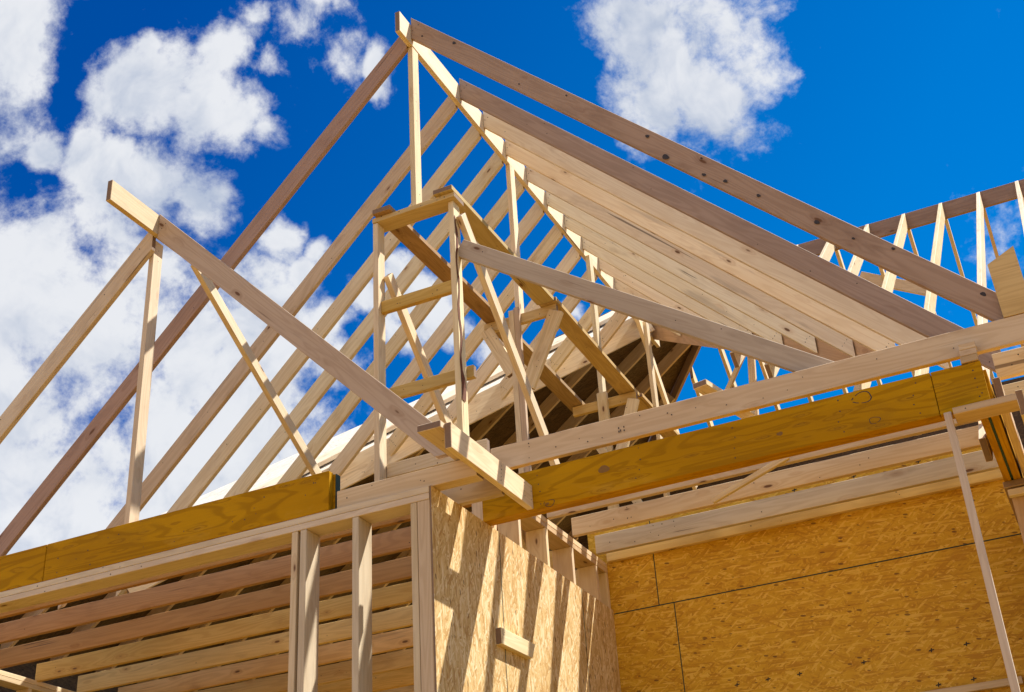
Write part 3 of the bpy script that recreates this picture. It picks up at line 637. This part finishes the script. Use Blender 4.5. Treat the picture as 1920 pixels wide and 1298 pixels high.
# ------------------------------------------------------------------ ridge scaffold: posts, crosspieces, walkway planks
def post(name, x0, x1, y0, y1, z0, z1, label, mat=None, **kw):
    return tag(box(name, x0, x1, y0, y1, z0, z1, mat, axis='z', **kw), label, 'post', 'scaffold posts under the ridge')
post('scaffold_post', -3.727, -3.689, 6.222, 6.311, 2.95, 5.018, 'left front scaffold post under the walkway crosspiece')
pb = post('scaffold_post', -3.170, -3.132, 6.252, 6.341, 2.95, 5.018, 'right front scaffold post with a strip of reddish bark', nails=[])
bm = bmesh.new()
pts = []
nseg = 26
for i in range(nseg + 1):
    z = 3.55 + 1.35 * i / nseg
    wide = .052 if i < 4 else .012 + .018 * random.random()
    yc = 6.268 + .012 * math.sin(i * .9)
    x = -3.1312
    pts.append((bm.verts.new((x + .002, yc - wide * .3, z)), bm.verts.new((x + .004, yc + wide * .7, z))))
for i in range(nseg): bm.faces.new((pts[i][0], pts[i][1], pts[i + 1][1], pts[i + 1][0]))
me = bpy.data.meshes.new('bark_strip'); bm.to_mesh(me); bm.free(); me.materials.append(BARK)
bk = link('bark_strip', me); adopt_m = pb.matrix_world.inverted(); bpy.context.view_layer.update(); bk.parent = pb; bk.matrix_parent_inverse = pb.matrix_world.inverted()
post('scaffold_post', -3.473, -3.435, 6.30, 6.389, 5.06, 6.528, 'front ridge post standing on the top crosspiece', nails=scatter_nails(1.4, .03, 5))
post('scaffold_post', -3.466, -3.428, 7.912, 8.001, 5.06, 6.528, 'slim ridge post below the ridge at the second crosspiece')
po = empty('scaffold_post', (-3.44, 7.85, 3.1), 'doubled lower post lapped over the second crosspiece', 'post', 'scaffold posts under the ridge')
adopt(po, box('post_ply', -3.489, -3.446, 7.829, 7.867, 3.1, 5.085, WOOD, axis='z'), box('post_ply', -3.4445, -3.402, 7.829, 7.867, 3.1, 5.10, PINK, axis='z'))
post('scaffold_post', -3.43, -3.392, 9.522, 9.611, 5.02, 6.528, 'thin sunlit ridge post above the third crosspiece')
post('scaffold_post', -3.425, -3.335, 9.44, 9.478, 3.1, 5.06, 'lower post lapped over the third crosspiece')
post('scaffold_post', -3.39, -3.352, 10.90, 10.99, 3.3, 6.50, 'rearmost ridge post before the dark hip roof')
def cross(x0, x1, y0, y1, z0, z1, label, n=4, mat=None):
    return tag(box('crosspiece', x0, x1, y0, y1, z0, z1, mat or YELL, axis='x', nails=scatter_nails(x1 - x0, (z1 - z0), n)), label, 'crosspiece', 'scaffold crosspieces')
cross(-3.728, -3.105, 6.215, 6.355, 5.02, 5.057, 'flat top crosspiece across the two front scaffold posts', 6)
cross(-3.688, -3.171, 6.255, 6.293, 4.328, 4.414, 'middle crosspiece between the two front scaffold posts', 4)
cross(-3.69, -3.085, 6.345, 6.383, 3.735, 3.818, 'lower crosspiece behind the two front scaffold posts', 2)
cross(-3.722, -3.108, 7.87, 7.908, 4.975, 5.057, 'second crosspiece back, knotty, under the plank joints', 5)
cross(-3.672, -3.083, 9.48, 9.518, 4.925, 5.010, 'third crosspiece back, just above the long pale timber', 2)
def plank(p0, p1, w, label, mat=None):
    return tag(board('walkway_plank', p0, p1, w, .037, mat or PLNK, (0, 0, 1), nails=[(random.uniform(.1, 1.4), random.uniform(-.05, .05), 'u') for _ in range(3)]), label, 'plank', 'walkway planks under the ridge')
plank((-3.175, 6.185, 5.077), (-3.175, 7.83, 5.077), .14, 'front right walkway plank from the top crosspiece')
plank((-3.635, 6.175, 5.077), (-3.635, 7.90, 5.077), .135, 'front left walkway plank from the top crosspiece', STAIN)
plank((-3.162, 7.835, 5.077), (-3.162, 9.60, 5.03), .145, 'right walkway plank between second and third crosspieces')
plank((-3.645, 7.95, 5.077), (-3.645, 9.60, 5.03), .14, 'left walkway plank between second and third crosspieces, stained', STAIN)
plank((-3.14, 9.62, 5.03), (-3.14, 11.3, 5.03), .14, 'rearmost right walkway plank beyond the third crosspiece')
def brace(p0, p1, w, h, label, up=(0, 0, 1), mat=None):
    return tag(board('brace', p0, p1, w, h, mat, up, nails=scatter_nails((Vector(p1) - Vector(p0)).length, h, 3)), label, 'brace', 'timber braces')
brace((-3.105, 6.30, 4.92), (-3.105, 7.75, 3.46), .04, .089, 'long diagonal brace running back from the right scaffold post')
brace((-3.665, 6.31, 4.64), (-3.665, 7.75, 3.20), .038, .089, 'diagonal brace running back from the left scaffold post')
brace((-4.995, 5.96, 4.985), (-4.995, 7.80, 3.78), .04, .085, 'diagonal brace from the small ridge down behind the left beam')
brace((-3.40, 10.78, 6.50), (-3.40, 12.05, 5.10), .038, .089, 'rear diagonal brace before the dark hip roof')
brace((-3.10, 7.85, 4.975), (-3.38, 7.85, 4.40), .038, .115, 'right knee brace under the second crosspiece')
brace((-3.69, 7.85, 4.975), (-3.49, 7.85, 4.55), .038, .10, 'left knee brace under the second crosspiece')
brace((-3.10, 9.46, 4.925), (-3.27, 9.46, 4.45), .038, .10, 'right knee brace under the third crosspiece')
brace((-3.128, 6.3195, 4.675), (-.93, 6.3195, 3.125), .038, .122, 'long grey brace from the right scaffold post down to the long pale timber', mat=TAUPE)
brace((-2.19, 10.0, 5.42), (-2.55, 10.0, 4.85), .038, .038, 'thin brown stick slanting up under the right valley rafter')
brace((-2.17, 10.06, 5.42), (-2.25, 10.06, 4.55), .05, .06, 'short yellow upright under the right valley rafter')
brace((-3.42, 9.3, 4.55), (-2.95, 9.3, 3.6), .038, .07, 'white sunlit strut low behind the long pale timber')

# ------------------------------------------------------------------ small gable at the left
SX = -5.012
o = box('ridge_board', SX - .019, SX + .019, 5.10, 6.16, 4.985, 5.142, WOOD)
tag(o, 'short ridge board of the small left gable, sunlit end jutting forward', 'ridge board')
zt = lambda x: 5.137 - 1.03 * (x + 4.976) - .0985
x0 = SX + .0205
o = board('rafter', (x0, 5.579, zt(x0)), (-2.86, 5.579, zt(-2.86)), .037, .137, TAUPE, (0, 0, 1), cut0=(1, 0, 0), cut1=(0, 0, 1), nails=scatter_nails(2.9, .12, 12) + end_nails(.05, .12, 3), bow=-.004)
tag(o, 'long grey right rafter of the small gable crossing the left rafters', 'rafter')
zt2 = lambda x: 5.025 + .97 * (x + 5.085) - .0985
x0 = SX - .0205
o = board('rafter', (x0, 5.579, zt2(x0)), (-7.3, 5.579, zt2(-7.3)), .037, .137, GREY, (0, 0, 1), cut0=(1, 0, 0), nails=scatter_nails(2.5, .12, 6))
tag(o, 'left rafter of the small gable running down out of frame', 'rafter')
tag(box('gable_post', -5.083, -5.045, 5.60, 5.689, 2.937, 4.984, GREY, axis='z', nails=[(1.98, .0, 'f'), (1.9, .005, 'f')]), 'post standing on the left beam under the small ridge', 'post')
